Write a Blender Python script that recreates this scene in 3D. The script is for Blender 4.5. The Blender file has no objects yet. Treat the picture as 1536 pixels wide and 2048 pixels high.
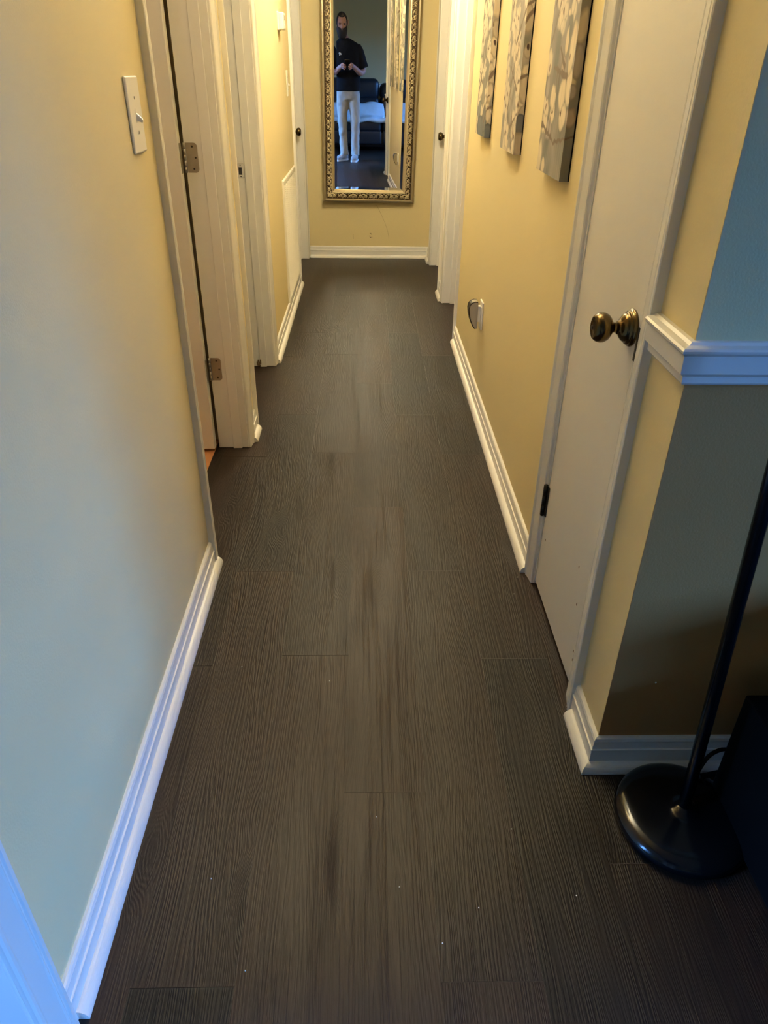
import bpy, bmesh, math, random
import numpy as np
from mathutils import Vector, Matrix, noise
random.seed(7)
S = bpy.context.scene
C = S.collection
pi = math.pi

# ------------------------------------------------------------------ camera
cam_d = bpy.data.cameras.new('camera')
cam = bpy.data.objects.new('camera', cam_d); C.objects.link(cam)
R = ((0.9997, 0.0006, 0.0240), (-0.0201, -0.5237, 0.8516), (0.0131, -0.8519, -0.5236))   # columns: right, down, forward
CAMZ = 1.27
def camvec(r, d, f):
    return Vector([R[i][0]*r + R[i][1]*d + R[i][2]*f for i in range(3)])
cr, cd, cf = camvec(1, 0, 0).normalized(), camvec(0, 1, 0).normalized(), camvec(0, 0, 1).normalized()
cam.matrix_world = Matrix(((cr.x, -cd.x, -cf.x, 0), (cr.y, -cd.y, -cf.y, 0), (cr.z, -cd.z, -cf.z, CAMZ), (0, 0, 0, 1)))
cam_d.sensor_fit = 'HORIZONTAL'; cam_d.sensor_width = 36.0
cam_d.lens = 36.0*1440.7/1536.0
cam_d.clip_start = 0.01; cam_d.clip_end = 60
S.camera = cam

# ------------------------------------------------------------------ world, lights, exposure
w = bpy.data.worlds.new('world'); S.world = w; w.use_nodes = True
bg = w.node_tree.nodes['Background']
bg.inputs[0].default_value = (0.30, 0.52, 1.0, 1); bg.inputs[1].default_value = 0.35
vs = S.view_settings
vs.view_transform = 'Standard'; vs.look = 'None'; vs.gamma = 1.0; vs.use_curve_mapping = False
vs.exposure = 0.0
S.display_settings.display_device = 'sRGB'
S.cycles.use_denoising = True
S.cycles.max_bounces = 10; S.cycles.diffuse_bounces = 6; S.cycles.glossy_bounces = 5
S.cycles.transparent_max_bounces = 8
S.cycles.sample_clamp_indirect = 20.0
S.cycles.caustics_reflective = False; S.cycles.caustics_refractive = False

def area(name, loc, aim, sx, sy, power, col):
    d = bpy.data.lights.new(name, 'AREA'); d.shape = 'RECTANGLE'; d.size = sx; d.size_y = sy
    d.energy = power; d.color = col
    o = bpy.data.objects.new(name, d); C.objects.link(o); o.location = loc
    o.rotation_euler = (Vector(aim)-Vector(loc)).to_track_quat('-Z', 'Y').to_euler()
    return o
def point(name, loc, power, col, r=0.08):
    d = bpy.data.lights.new(name, 'POINT'); d.energy = power; d.color = col; d.shadow_soft_size = r
    o = bpy.data.objects.new(name, d); C.objects.link(o); o.location = loc
    return o
SKY = (0.13, 0.37, 1.0); WARM = (1.0, 0.90, 0.64)
# sky seen through the windows: panels well outside and high, so the window heads mask them as a real sky with dark trees below
area('sky_east', (9.2, -1.4, 4.0), (0, -0.9, 0.6), 11.0, 3.4, 10400, SKY)
area('sky_west', (-6.2, 0.2, 3.6), (0, 0.2, 0.6), 4.6, 3.0, 3500, SKY)
area('sky_south', (-1.1, -6.6, 3.6), (-0.9, 0, 0.6), 3.6, 3.0, 2000, SKY)
point('hall_bulb', (0.02, 4.05, 2.12), 51, WARM, 0.11)
up = area('hall_fill_uplight', (-0.16, 2.35, 2.06), (-0.16, 2.35, 3.0), 0.30, 0.30, 92, (1.0, 0.88, 0.62))  # unseen uplight, added to brighten the near hall walls
point('bedroom_bulb', (-1.45, 1.75, 2.0), 7, (1.0, 0.84, 0.62), 0.10)

# ------------------------------------------------------------------ materials
MATS = {}
def mat(name, col, rough=0.5, metal=0.0, spec=0.5, bump=0.0, bscale=200, var=0.0, vscale=3.0, stretch=None):
    if name in MATS: return MATS[name]
    m = bpy.data.materials.new(name); m.use_nodes = True
    nt = m.node_tree; b = nt.nodes['Principled BSDF']
    b.inputs['Base Color'].default_value = (*col, 1); b.inputs['Roughness'].default_value = rough
    b.inputs['Metallic'].default_value = metal; b.inputs['Specular IOR Level'].default_value = spec
    tc = nt.nodes.new('ShaderNodeTexCoord'); co = tc.outputs['Object']
    if stretch:
        mp = nt.nodes.new('ShaderNodeMapping'); mp.inputs['Scale'].default_value = stretch
        nt.links.new(co, mp.inputs['Vector']); co = mp.outputs[0]
    if var > 0:
        n = nt.nodes.new('ShaderNodeTexNoise'); n.inputs['Scale'].default_value = vscale; n.inputs['Detail'].default_value = 5
        nt.links.new(co, n.inputs['Vector'])
        r = nt.nodes.new('ShaderNodeMapRange'); r.inputs[3].default_value = 1-var; r.inputs[4].default_value = 1+var
        nt.links.new(n.outputs[0], r.inputs[0])
        mx = nt.nodes.new('ShaderNodeMix'); mx.data_type = 'RGBA'; mx.blend_type = 'MULTIPLY'; mx.inputs[0].default_value = 1
        mx.inputs[6].default_value = (*col, 1); nt.links.new(r.outputs[0], mx.inputs[7])
        nt.links.new(mx.outputs[2], b.inputs['Base Color'])
    if bump > 0:
        n2 = nt.nodes.new('ShaderNodeTexNoise'); n2.inputs['Scale'].default_value = bscale; n2.inputs['Detail'].default_value = 3
        nt.links.new(co, n2.inputs['Vector'])
        bp = nt.nodes.new('ShaderNodeBump'); bp.inputs['Strength'].default_value = bump; bp.inputs['Distance'].default_value = 0.002
        nt.links.new(n2.outputs[0], bp.inputs['Height']); nt.links.new(bp.outputs[0], b.inputs['Normal'])
    MATS[name] = m
    return m

beige = mat('beige wall paint', (0.74, 0.622, 0.35), 0.62, spec=0.3, bump=0.15, bscale=260, var=0.02, vscale=2)
brown = mat('brown wall paint', (0.51, 0.245, 0.08), 0.6, spec=0.3, bump=0.15, bscale=260, var=0.03)
white = mat('white trim paint', (0.80, 0.78, 0.74), 0.26, var=0.025, vscale=9, bump=0.06, bscale=60)
doorw = mat('white door paint', (0.74, 0.71, 0.665), 0.40, var=0.02, vscale=4, bump=0.05, bscale=90)
ceilm = mat('ceiling paint', (0.80, 0.77, 0.70), 0.8)
platem = mat('ivory plastic', (0.84, 0.80, 0.70), 0.35)
dark = mat('dark slot', (0.015, 0.013, 0.012), 0.6)
bronze = mat('antique brass', (0.115, 0.080, 0.036), 0.22, metal=1.0, var=0.25, vscale=40)
bronzed = mat('dark bronze', (0.055, 0.045, 0.035), 0.38, metal=0.8, var=0.2, vscale=60)
steel = mat('satin nickel', (0.40, 0.36, 0.29), 0.55, metal=0.9, var=0.12, vscale=50)
chrome = mat('bright steel', (0.75, 0.72, 0.66), 0.2, metal=1.0)
blackp = mat('black lacquer', (0.004, 0.0045, 0.006), 0.16, spec=0.5)
blackm = mat('black matte', (0.003, 0.003, 0.0033), 0.85, spec=0.08)
leather = mat('black leather', (0.012, 0.013, 0.018), 0.42, var=0.3, vscale=8, bump=0.25, bscale=45)
orangew = mat('orange wood', (0.45, 0.20, 0.08), 0.4, var=0.3, vscale=8, stretch=(20, 1, 1))
skin = mat('skin', (0.48, 0.25, 0.19), 0.55, var=0.08, vscale=18)
hairm = mat('brown hair', (0.035, 0.024, 0.018), 0.7, var=0.3, vscale=60, bump=0.5, bscale=120)
shirtm = mat('black cotton', (0.006, 0.006, 0.0065), 0.9, spec=0.15, bump=0.2, bscale=300)
pantm = mat('light khaki cotton', (0.40, 0.35, 0.285), 0.85, var=0.06, vscale=12, bump=0.2, bscale=260)
shoem = mat('grey suede', (0.30, 0.27, 0.25), 0.8, var=0.12, vscale=20)
solem = mat('pale rubber', (0.62, 0.60, 0.56), 0.7)
blanketm = mat('light blue fleece', (0.74, 0.84, 0.92), 0.95, bump=0.6, bscale=90, var=0.08, vscale=14)
gold = mat('champagne gilt', (0.78, 0.68, 0.48), 0.34, metal=0.92, var=0.10, vscale=30)
goldd = mat('dark antiqued gilt', (0.085, 0.052, 0.022), 0.45, metal=0.5, var=0.3, vscale=30)
goldo = mat('outer bronze gilt', (0.50, 0.43, 0.29), 0.34, metal=0.9, var=0.10, vscale=30)
mirrorm = mat('silvered glass', (0.93, 0.95, 0.94), 0.0, metal=1.0)
rubber = mat('grey plastic', (0.30, 0.26, 0.20), 0.5)
scuffm = mat('scuffed plaster', (0.44, 0.33, 0.16), 0.8)
chipm = mat('chipped dark primer', (0.16, 0.10, 0.05), 0.8)
shadem = mat('frosted white lamp bowl', (0.55, 0.55, 0.52), 0.4)
ductm = mat('dark duct shade', (0.10, 0.08, 0.05), 0.6)
eyem = mat('dark eye', (0.05, 0.04, 0.035), 0.3)
lint = mat('white lint', (0.8, 0.78, 0.74), 0.9)
glowm = mat('frosted glass shade', (0.9, 0.86, 0.75), 0.4)
gb = glowm.node_tree.nodes['Principled BSDF']
gb.inputs['Emission Color'].default_value = (*WARM, 1); gb.inputs['Emission Strength'].default_value = 2.0

def glass_mat():
    m = bpy.data.materials.new('window glass'); m.use_nodes = True; nt = m.node_tree
    out = nt.nodes['Material Output']; nt.nodes.remove(nt.nodes['Principled BSDF'])
    t = nt.nodes.new('ShaderNodeBsdfTransparent'); g = nt.nodes.new('ShaderNodeBsdfGlossy'); g.inputs['Roughness'].default_value = 0.02
    f = nt.nodes.new('ShaderNodeFresnel'); f.inputs[0].default_value = 1.45
    mx = nt.nodes.new('ShaderNodeMixShader')
    nt.links.new(f.outputs[0], mx.inputs[0]); nt.links.new(t.outputs[0], mx.inputs[1]); nt.links.new(g.outputs[0], mx.inputs[2])
    nt.links.new(mx.outputs[0], out.inputs[0]); return m
glassm = glass_mat()

def plank_mat():
    m = bpy.data.materials.new('dark embossed oak plank'); m.use_nodes = True; nt = m.node_tree; L = nt.links.new
    b = nt.nodes['Principled BSDF']
    N = lambda t: nt.nodes.new('ShaderNode'+t)
    tc = N('TexCoord'); oi = N('ObjectInfo')
    sc = N('VectorMath'); sc.operation = 'SCALE'; sc.inputs[0].default_value = (37.0, 91.0, 13.0); L(oi.outputs['Random'], sc.inputs['Scale'])
    ad = N('VectorMath'); ad.operation = 'ADD'; L(tc.outputs['Object'], ad.inputs[0]); L(sc.outputs[0], ad.inputs[1])
    def noise_(scale, vec, detail=4, rough=0.55):
        mp = N('Mapping'); mp.inputs['Scale'].default_value = scale; L(vec, mp.inputs['Vector'])
        n = N('TexNoise'); n.inputs['Scale'].default_value = 1; n.inputs['Detail'].default_value = detail; n.inputs['Roughness'].default_value = rough
        L(mp.outputs[0], n.inputs['Vector']); return n.outputs[0]
    big = noise_((6.5, 0.9, 1), ad.outputs[0], 2)            # where the growth rings bend
    med = noise_((70, 2.2, 1), ad.outputs[0], 5)           # streaks
    fine = noise_((420, 9.0, 1), ad.outputs[0], 3)         # pores
    blot = noise_((6, 2.6, 1), ad.outputs[0], 3)           # dark patches
    sx = N('SeparateXYZ'); L(ad.outputs[0], sx.inputs[0])
    m1 = N('Math'); m1.operation = 'MULTIPLY'; m1.inputs[1].default_value = 7.5; L(sx.outputs[0], m1.inputs[0])
    m2 = N('Math'); m2.operation = 'MULTIPLY_ADD'; m2.inputs[1].default_value = 1.15; L(big, m2.inputs[0]); L(m1.outputs[0], m2.inputs[2])
    m2b = N('Math'); m2b.operation = 'MULTIPLY_ADD'; m2b.inputs[1].default_value = 0.25; L(med, m2b.inputs[0]); L(m2.outputs[0], m2b.inputs[2])
    kmp = N('Mapping'); kmp.inputs['Scale'].default_value = (7.0, 2.3, 1); L(ad.outputs[0], kmp.inputs['Vector'])
    vor = N('TexVoronoi'); vor.inputs['Scale'].default_value = 1.0; vor.inputs['Randomness'].default_value = 1.0; L(kmp.outputs[0], vor.inputs['Vector'])
    knot = N('MapRange'); knot.interpolation_type = 'SMOOTHERSTEP'; knot.inputs[1].default_value = 0.0; knot.inputs[2].default_value = 0.36; knot.inputs[3].default_value = 1.0; knot.inputs[4].default_value = 0.0
    L(vor.outputs['Distance'], knot.inputs[0])
    pick = N('MapRange'); pick.interpolation_type = 'LINEAR'; pick.inputs[1].default_value = 0.45; pick.inputs[2].default_value = 0.55; sepc = N('SeparateColor'); L(vor.outputs['Color'], sepc.inputs[0]); L(sepc.outputs[0], pick.inputs[0])
    kn_ = N('Math'); kn_.operation = 'MULTIPLY'; L(knot.outputs[0], kn_.inputs[0]); L(pick.outputs[0], kn_.inputs[1])
    m2c = N('Math'); m2c.operation = 'MULTIPLY_ADD'; m2c.inputs[1].default_value = 0.42; L(kn_.outputs[0], m2c.inputs[0]); L(m2b.outputs[0], m2c.inputs[2])
    m3 = N('Math'); m3.operation = 'MULTIPLY'; m3.inputs[1].default_value = 125.0; L(m2c.outputs[0], m3.inputs[0])
    sn = N('Math'); sn.operation = 'SINE'; L(m3.outputs[0], sn.inputs[0])
    ring = N('MapRange'); ring.inputs[1].default_value = -1; ring.inputs[2].default_value = 1; L(sn.outputs[0], ring.inputs[0])
    # colour
    cr_ = N('ValToRGB'); cr_.color_ramp.elements[0].position = 0.08; cr_.color_ramp.elements[1].position = 0.62
    cr_.color_ramp.elements[0].color = (0.0075, 0.0052, 0.0045, 1); cr_.color_ramp.elements[1].color = (0.033, 0.0215, 0.0155, 1)
    mixv = N('Math'); mixv.operation = 'MULTIPLY_ADD'; mixv.inputs[1].default_value = 0.09; L(ring.outputs[0], mixv.inputs[0])
    mm = N('Math'); mm.operation = 'MULTIPLY'; mm.inputs[1].default_value = 0.08; L(med, mm.inputs[0])
    mb = N('Math'); mb.operation = 'MULTIPLY_ADD'; mb.inputs[1].default_value = 0.40; L(blot, mb.inputs[0]); L(mm.outputs[0], mb.inputs[2])
    mf = N('Math'); mf.operation = 'MULTIPLY_ADD'; mf.inputs[1].default_value = 0.05; L(fine, mf.inputs[0]); L(mb.outputs[0], mf.inputs[2])
    kd = N('Math'); kd.operation = 'MULTIPLY_ADD'; kd.inputs[1].default_value = -0.10; L(kn_.outputs[0], kd.inputs[0]); L(mf.outputs[0], kd.inputs[2]); L(kd.outputs[0], mixv.inputs[2]); L(mixv.outputs[0], cr_.inputs[0])
    tint = N('ValToRGB'); e = tint.color_ramp.elements
    e[0].color = (0.56, 0.63, 0.66, 1); e[1].color = (1.45, 1.20, 1.05, 1); x = e.new(0.5); x.color = (1.0, 0.97, 0.93, 1)
    L(oi.outputs['Random'], tint.inputs[0])
    mx = N('Mix'); mx.data_type = 'RGBA'; mx.blend_type = 'MULTIPLY'; mx.inputs[0].default_value = 1
    L(cr_.outputs[0], mx.inputs[6]); L(tint.outputs[0], mx.inputs[7]); L(mx.outputs[2], b.inputs['Base Color'])
    # relief
    hm = N('Math'); hm.operation = 'MULTIPLY_ADD'; hm.inputs[1].default_value = 0.35; L(fine, hm.inputs[0])
    gate = N('MapRange'); gate.inputs[1].default_value = 0.40; gate.inputs[2].default_value = 0.62; gate.inputs[3].default_value = 0.40; L(noise_((16, 1.9, 1), ad.outputs[0], 3), gate.inputs[0])
    rg = N('Math'); rg.operation = 'MULTIPLY'; L(ring.outputs[0], rg.inputs[0]); L(gate.outputs[0], rg.inputs[1]); L(rg.outputs[0], hm.inputs[2])
    bp = N('Bump'); bp.inputs['Strength'].default_value = 0.5; bp.inputs['Distance'].default_value = 0.0008
    L(hm.outputs[0], bp.inputs['Height']); L(bp.outputs[0], b.inputs['Normal'])
    rr = N('MapRange'); rr.inputs[3].default_value = 0.375; rr.inputs[4].default_value = 0.425; L(med, rr.inputs[0]); L(rr.outputs[0], b.inputs['Roughness'])
    b.inputs['Specular IOR Level'].default_value = 0.22
    return m
plankm = plank_mat()

def canvas_mat():
    m = bpy.data.materials.new('painted canvas'); m.use_nodes = True; nt = m.node_tree
    b = nt.nodes['Principled BSDF']; b.inputs['Roughness'].default_value = 0.75; b.inputs['Specular IOR Level'].default_value = 0.25
    a = nt.nodes.new('ShaderNodeVertexColor'); a.layer_name = 'paint'
    nt.links.new(a.outputs[0], b.inputs['Base Color'])
    tc = nt.nodes.new('ShaderNodeTexCoord'); n = nt.nodes.new('ShaderNodeTexNoise'); n.inputs['Scale'].default_value = 700
    nt.links.new(tc.outputs['Object'], n.inputs['Vector'])
    bp = nt.nodes.new('ShaderNodeBump'); bp.inputs['Strength'].default_value = 0.15; bp.inputs['Distance'].default_value = 0.001
    nt.links.new(n.outputs[0], bp.inputs['Height']); nt.links.new(bp.outputs[0], b.inputs['Normal'])
    return m
canvasm = canvas_mat()

# ------------------------------------------------------------------ mesh helpers
def obj(name, bm, m, parent=None, smooth=False, loc=None):
    me = bpy.data.meshes.new(name)
    bmesh.ops.recalc_face_normals(bm, faces=bm.faces)
    bm.to_mesh(me); bm.free()
    for x in (m if isinstance(m, (list, tuple)) else [m]): me.materials.append(x)
    if smooth:
        for p in me.polygons: p.use_smooth = True
    o = bpy.data.objects.new(name, me); C.objects.link(o)
    if parent: o.parent = parent
    if loc: o.location = loc
    return o
def empty(name, loc=(0, 0, 0)):
    o = bpy.data.objects.new(name, None); o.empty_display_size = 0.05; C.objects.link(o); o.location = loc; return o
def tag(o, label, cat, group=None):
    o['label'] = label; o['category'] = cat
    if group: o['group'] = group
    return o
def struct(o): o['kind'] = 'structure'; return o
def B(): return bmesh.new()
def box(bm, lo, hi, bev=0.0, seg=2, mi=0):
    x0, y0, z0 = [min(a, b) for a, b in zip(lo, hi)]; x1, y1, z1 = [max(a, b) for a, b in zip(lo, hi)]
    v = [bm.verts.new(p) for p in ((x0,y0,z0),(x1,y0,z0),(x1,y1,z0),(x0,y1,z0),(x0,y0,z1),(x1,y0,z1),(x1,y1,z1),(x0,y1,z1))]
    fs = [bm.faces.new([v[i] for i in q]) for q in ((0,3,2,1),(4,5,6,7),(0,1,5,4),(1,2,6,5),(2,3,7,6),(3,0,4,7))]
    for f in fs: f.material_index = mi
    if bev > 0:
        es = list({e for f in fs for e in f.edges})
        bmesh.ops.bevel(bm, geom=es, offset=bev, segments=seg, affect='EDGES', profile=0.5)
    return bm
def sweep(bm, pts, n, prof, sgn=1, mats=None, closed=False):
    """prof = [(across, out)], out along n, across = sgn * (tangent x n); mitred at corners."""
    n = Vector(n).normalized(); P = [Vector(p) for p in pts]; k = len(P); rows = []
    for i in range(k):
        t0 = (P[i]-P[i-1]).normalized() if (i > 0 or closed) else None
        t1 = (P[(i+1) % k]-P[i]).normalized() if (i < k-1 or closed) else None
        t0 = t0 or t1; t1 = t1 or t0
        b0 = t0.cross(n)*sgn; b1 = t1.cross(n)*sgn
        b = (b0+b1)/(1+b0.dot(b1))
        rows.append([bm.verts.new(P[i]+b*a+n*o) for a, o in prof])
    m = len(prof)
    for i in range(k if closed else k-1):
        r0, r1 = rows[i], rows[(i+1) % k]
        for j in range(m):
            f = bm.faces.new((r0[j], r0[(j+1) % m], r1[(j+1) % m], r1[j]))
            if mats: f.material_index = mats[j]
    if not closed:
        bm.faces.new(rows[0]); bm.faces.new(rows[-1][::-1])
    return bm
def tube(bm, pts, rad, seg=8, cap=True, flat=None):
    P = [Vector(p) for p in pts]; k = len(P); rr = rad if isinstance(rad, (list, tuple)) else [rad]*k
    rows = []; up = Vector((0, 0, 1)); last = None
    for i in range(k):
        t = (P[min(i+1, k-1)]-P[max(i-1, 0)]).normalized()
        if last is None:
            a = t.cross(up if abs(t.z) < 0.9 else Vector((1, 0, 0))).normalized()
        else:
            a = (last-t*last.dot(t)).normalized()
        last = a; b = t.cross(a)
        rows.append([bm.verts.new(P[i]+(a*math.cos(2*pi*j/seg)+b*math.sin(2*pi*j/seg))*rr[i]) for j in range(seg)])
    for i in range(k-1):
        for j in range(seg):
            bm.faces.new((rows[i][j], rows[i][(j+1) % seg], rows[i+1][(j+1) % seg], rows[i+1][j]))
    if cap: bm.faces.new(rows[0][::-1]); bm.faces.new(rows[-1])
    return bm
def lathe(bm, c, axis, prof, seg=24):
    """prof = [(radius, along axis)]"""
    c = Vector(c); ax = Vector(axis).normalized()
    a = ax.cross(Vector((0, 0, 1)) if abs(ax.z) < 0.9 else Vector((1, 0, 0))).normalized(); b = ax.cross(a)
    rows = []
    for r, h in prof:
        if r < 1e-6: rows.append([bm.verts.new(c+ax*h)])
        else: rows.append([bm.verts.new(c+ax*h+(a*math.cos(2*pi*j/seg)+b*math.sin(2*pi*j/seg))*r) for j in range(seg)])
    for r0, r1 in zip(rows, rows[1:]):
        for j in range(seg):
            q = [r0[j % len(r0)], r0[(j+1) % len(r0)], r1[(j+1) % len(r1)], r1[j % len(r1)]]
            u = []
            for v in q:
                if v not in u: u.append(v)
            if len(u) > 2: bm.faces.new(u)
    for r in (rows[0], rows[-1]):
        if len(r) > 2: bm.faces.new(r)
    return bm
def rings(bm, rs):
    """loft between closed rings of equal length, capped"""
    V = [[bm.verts.new(p) for p in r] for r in rs]; n = len(V[0])
    for r0, r1 in zip(V, V[1:]):
        for j in range(n): bm.faces.new((r0[j], r0[(j+1) % n], r1[(j+1) % n], r1[j]))
    bm.faces.new(V[0][::-1]); bm.faces.new(V[-1]); return bm
def ell(c, rx, ry, n=20, ax=(1, 0, 0), ay=(0, 1, 0), p=2.0):
    c = Vector(c); ax = Vector(ax); ay = Vector(ay); out = []
    for j in range(n):
        a = 2*pi*j/n; ca, sa = math.cos(a), math.sin(a)
        out.append(c+ax*rx*math.copysign(abs(ca)**(2/p), ca)+ay*ry*math.copysign(abs(sa)**(2/p), sa))
    return out
def copy_part(o, parent, loc=None, rot=None, scale=None):
    c = o.copy(); C.objects.link(c); c.parent = parent
    if loc is not None: c.location = loc
    if rot is not None: c.rotation_euler = rot
    if scale is not None: c.scale = scale
    return c

# ------------------------------------------------------------------ room shell
XL, XR, YE, YW = -0.462, 0.486, 5.91, 1.032
H, HC = 1.93, 2.30                       # door head, ceiling
JL, JR = XL-0.114, XR+0.114
X0, X1, YB = -2.2, 4.5, -2.75            # outer shell

def wall(name, boxes, m=beige):
    b = B()
    for lo, hi in boxes: box(b, lo, hi)
    return struct(obj(name, b, m))
def openings(xa, xb, y0, y1, ops):
    r = []; y = y0
    for a, b in ops:
        if a > y: r.append(((xa, y, 0), (xb, a, HC)))
        r.append(((xa, a, H+0.012), (xb, b, HC))); y = b
    if y1 > y: r.append(((xa, y, 0), (xb, y1, HC)))
    return r
G = 0.012                                # jamb board thickness
O0 = (-0.85, 0.485); O1 = (1.820, 2.545); O2 = (2.787, 3.450); O3 = (5.122, 5.842)
O4 = (4.925, 5.650); O5 = (3.922, 4.610); O6 = (1.240, 1.667)
ex = lambda o: (o[0]-G, o[1]+G)
wall('wall_left', openings(JL, XL, YB, YE, [ex(O0), ex(O1), ex(O2), ex(O3)]))
wall('wall_right', openings(XR, JR, YW+0.0006, YE, [ex(O6), ex(O5), ex(O4)]))
we = wall('wall_end', [((JL, YE, 0), (JR, YE+0.11, HC))])
wl_b = B(); box(wl_b, (XR+0.0004, YW, 0), (X1, YW+0.114, 0.90), mi=1); box(wl_b, (XR+0.0004, YW, 0.90), (X1, YW+0.114, HC), mi=0)
wlv = struct(obj('wall_front', wl_b, [beige, brown]))
WS = (-1.55, -0.70, 0.85, 2.05)          # entry room's back window (x range)
b = B(); box(b, (JL, YB-0.11, 0.90), (X1+0.11, YB, HC), mi=0); box(b, (JL, YB-0.11, 0), (X1+0.11, YB, 0.90), mi=1)
for lo, hi in (((X0-0.11, 0), (WS[0], HC)), ((WS[1], 0), (JL, HC)), ((WS[0], 0), (WS[1], WS[2])), ((WS[0], WS[3]), (WS[1], HC))):
    box(b, (lo[0], YB-0.11, lo[1]), (hi[0], YB, hi[1]))
struct(obj('wall_back', b, [beige, brown]))
# window openings: right living-room wall and entry wall
WR = (-0.60, 0.85, 0.85, 2.05); WR2 = (-2.40, -1.10, 0.85, 2.05); WEn = (-0.90, 0.60, 0.75, 2.0)  # WR2: unseen extra window, added to light the sofa and back wall
def wall_with_window(name, xa, xb, y0, y1, wnd):
    if len(wnd) == 2:
        (a, bb, z0, z1), (a2, b2, _, _) = wnd
        wall(name, [((xa, y0, 0), (xb, a2, HC)), ((xa, b2, 0), (xb, a, HC)), ((xa, a2, 0), (xb, b2, z0)), ((xa, a2, z1), (xb, b2, HC)), ((xa, bb, 0), (xb, y1, HC)), ((xa, a, 0), (xb, bb, z0)), ((xa, a, z1), (xb, bb, HC))])
        return
    a, bb, z0, z1 = wnd
    wall(name, [((xa, y0, 0), (xb, a, HC)), ((xa, bb, 0), (xb, y1, HC)), ((xa, a, 0), (xb, bb, z0)), ((xa, a, z1), (xb, bb, HC))])
wall_with_window('wall_east', X1, X1+0.11, YB, YE+0.11, (WR, WR2))
wall_with_window('wall_west', X0-0.11, X0, YB, YE+0.11, WEn)
wall('wall_bedroom', [((X0, 1.20, 0), (JL, 1.30, HC)), ((X0, 2.62, 0), (JL, 2.70, HC)), ((X0, 4.9, 0), (JL, 5.0, HC)), ((X0, YE, 0), (JL, YE+0.11, HC))])
wall('wall_closet', [((JR, YE, 0), (X1, YE+0.11, HC)), ((1.2, YW+0.114, 0), (1.3, YE, HC))])
b = B(); box(b, (X0-0.11, YB-0.11, HC), (X1+0.11, YE+0.11, HC+0.1)); struct(obj('ceiling', b, ceilm))
b = B(); box(b, (X0-0.11, YB-0.11, -0.10), (X1+0.11, YE+0.11, -0.0012)); floor = struct(obj('floor', b, plankm))
b = B(); box(b, (X0, 1.31, -0.001), (JL-0.012, 2.61, 0.002)); struct(obj('floor_bedroom', b, orangew))

def window(name, xa, side, wnd, back=False):
    a, bb, z0, z1 = wnd; r = struct(empty(name, (xa, (a+bb)/2, z0)))
    if back: r.location = ((a+bb)/2, xa, z0); r.rotation_euler = (0, 0, pi/2)
    f = B(); t = 0.05; d0, d1 = -0.02, 0.09
    X = lambda d: d*side
    y0, y1 = a-(a+bb)/2, bb-(a+bb)/2; h = z1-z0
    for lo, hi in (((d0, y0, 0), (d1, y0+t, h)), ((d0, y1-t, 0), (d1, y1, h)), ((d0, y0+t, 0), (d1, y1-t, t)), ((d0, y0+t, h-t), (d1, y1-t, h)), ((0.03, y0+t, h/2-0.02), (0.07, y1-t, h/2+0.02))):
        box(f, (X(lo[0]), lo[1], lo[2]), (X(hi[0]), hi[1], hi[2]), 0.003, 1)
    obj('window_frame', f, white, r)
    for za, zb in ((t, h/2-0.02), (h/2+0.02, h-t)):
        g = B(); box(g, (X(0.048), y0+t, za), (X(0.052), y1-t, zb)); obj('pane', g, glassm, r)
window('window_1', X1, 1, WR); window('fill_window_4', X1, 1, WR2); window('window_2', X0, -1, WEn); window('window_3', YB, -1, WS, True)

# floor planks: one object each
PW, PL, EX = 0.168, 1.134, -0.046
JOINT = {-3: 0.20, -2: 0.596, -1: 1.371, 0: 0.962, 1: 0.598, 2: 0.222, 3: 0.80, 4: 0.35, -4: 0.9}
pb = {}
def plank_mesh(w_, l_):
    key = (round(w_, 3), round(l_, 3))
    if key not in pb:
        q = B(); box(q, (0.00008, 0.00025, -0.0045), (w_-0.00008, l_-0.00025, 0))
        me = bpy.data.meshes.new('plank'); bmesh.ops.recalc_face_normals(q, faces=q.faces); q.to_mesh(me); q.free(); me.materials.append(plankm); pb[key] = me
    return pb[key]
for col in range(-9, 14):
    xa = EX+col*PW
    j0 = JOINT.get(col, (col*0.3719) % 1.0*PL)
    k = math.floor((YB-j0)/PL)
    while True:
        ya, yb = j0+k*PL, j0+(k+1)*PL; k += 1
        if ya >= YE: break
        ya = max(ya, YB); yb = min(yb, YE)
        inhall = -4 <= col <= 2
        if not inhall and ya >= 1.15: break
        if not inhall: yb = min(yb, 1.15 if col < 0 else YW+0.02)
        if yb-ya < 0.02: continue
        o = bpy.data.objects.new('plank', plank_mesh(PW, yb-ya)); C.objects.link(o); o.parent = floor; o.location = (xa, ya, 0.0)

# ------------------------------------------------------------------ trim profiles
CAS = [(0, 0), (0, 0.0165), (0.002, 0.018), (0.008, 0.018), (0.0105, 0.0155), (0.013, 0.0155), (0.0155, 0.0165), (0.018, 0.0145), (0.030, 0.0125), (0.046, 0.0100), (0.049, 0.0105), (0.053, 0.0095), (0.056, 0.0065), (0.057, 0)]
CAS = [(0.057-a, o) for a, o in CAS]     # across 0 = inner (thin) edge next to the opening
BASE = [(0, 0), (0.013, 0), (0.0125, 0.052), (0.0145, 0.0535), (0.0145, 0.0565), (0.0115, 0.058), (0.0095, 0.074), (0.0100, 0.077), (0.0080, 0.083), (0.0045, 0.0855), (0, 0.086)]
QR = [(0.0115, 0.0)]+[(0.0115+0.0190*math.cos(t*pi/16), 0.0215*math.sin(t*pi/16)) for t in range(9)]
RAIL = [(0, 0), (0.008, 0), (0.010, 0.003), (0.010, 0.013), (0.013, 0.016), (0.018, 0.020), (0.019, 0.048), (0.024, 0.053), (0.025, 0.057), (0.022, 0.060), (0.012, 0.062), (0.008, 0.066), (0, 0.066)]

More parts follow.
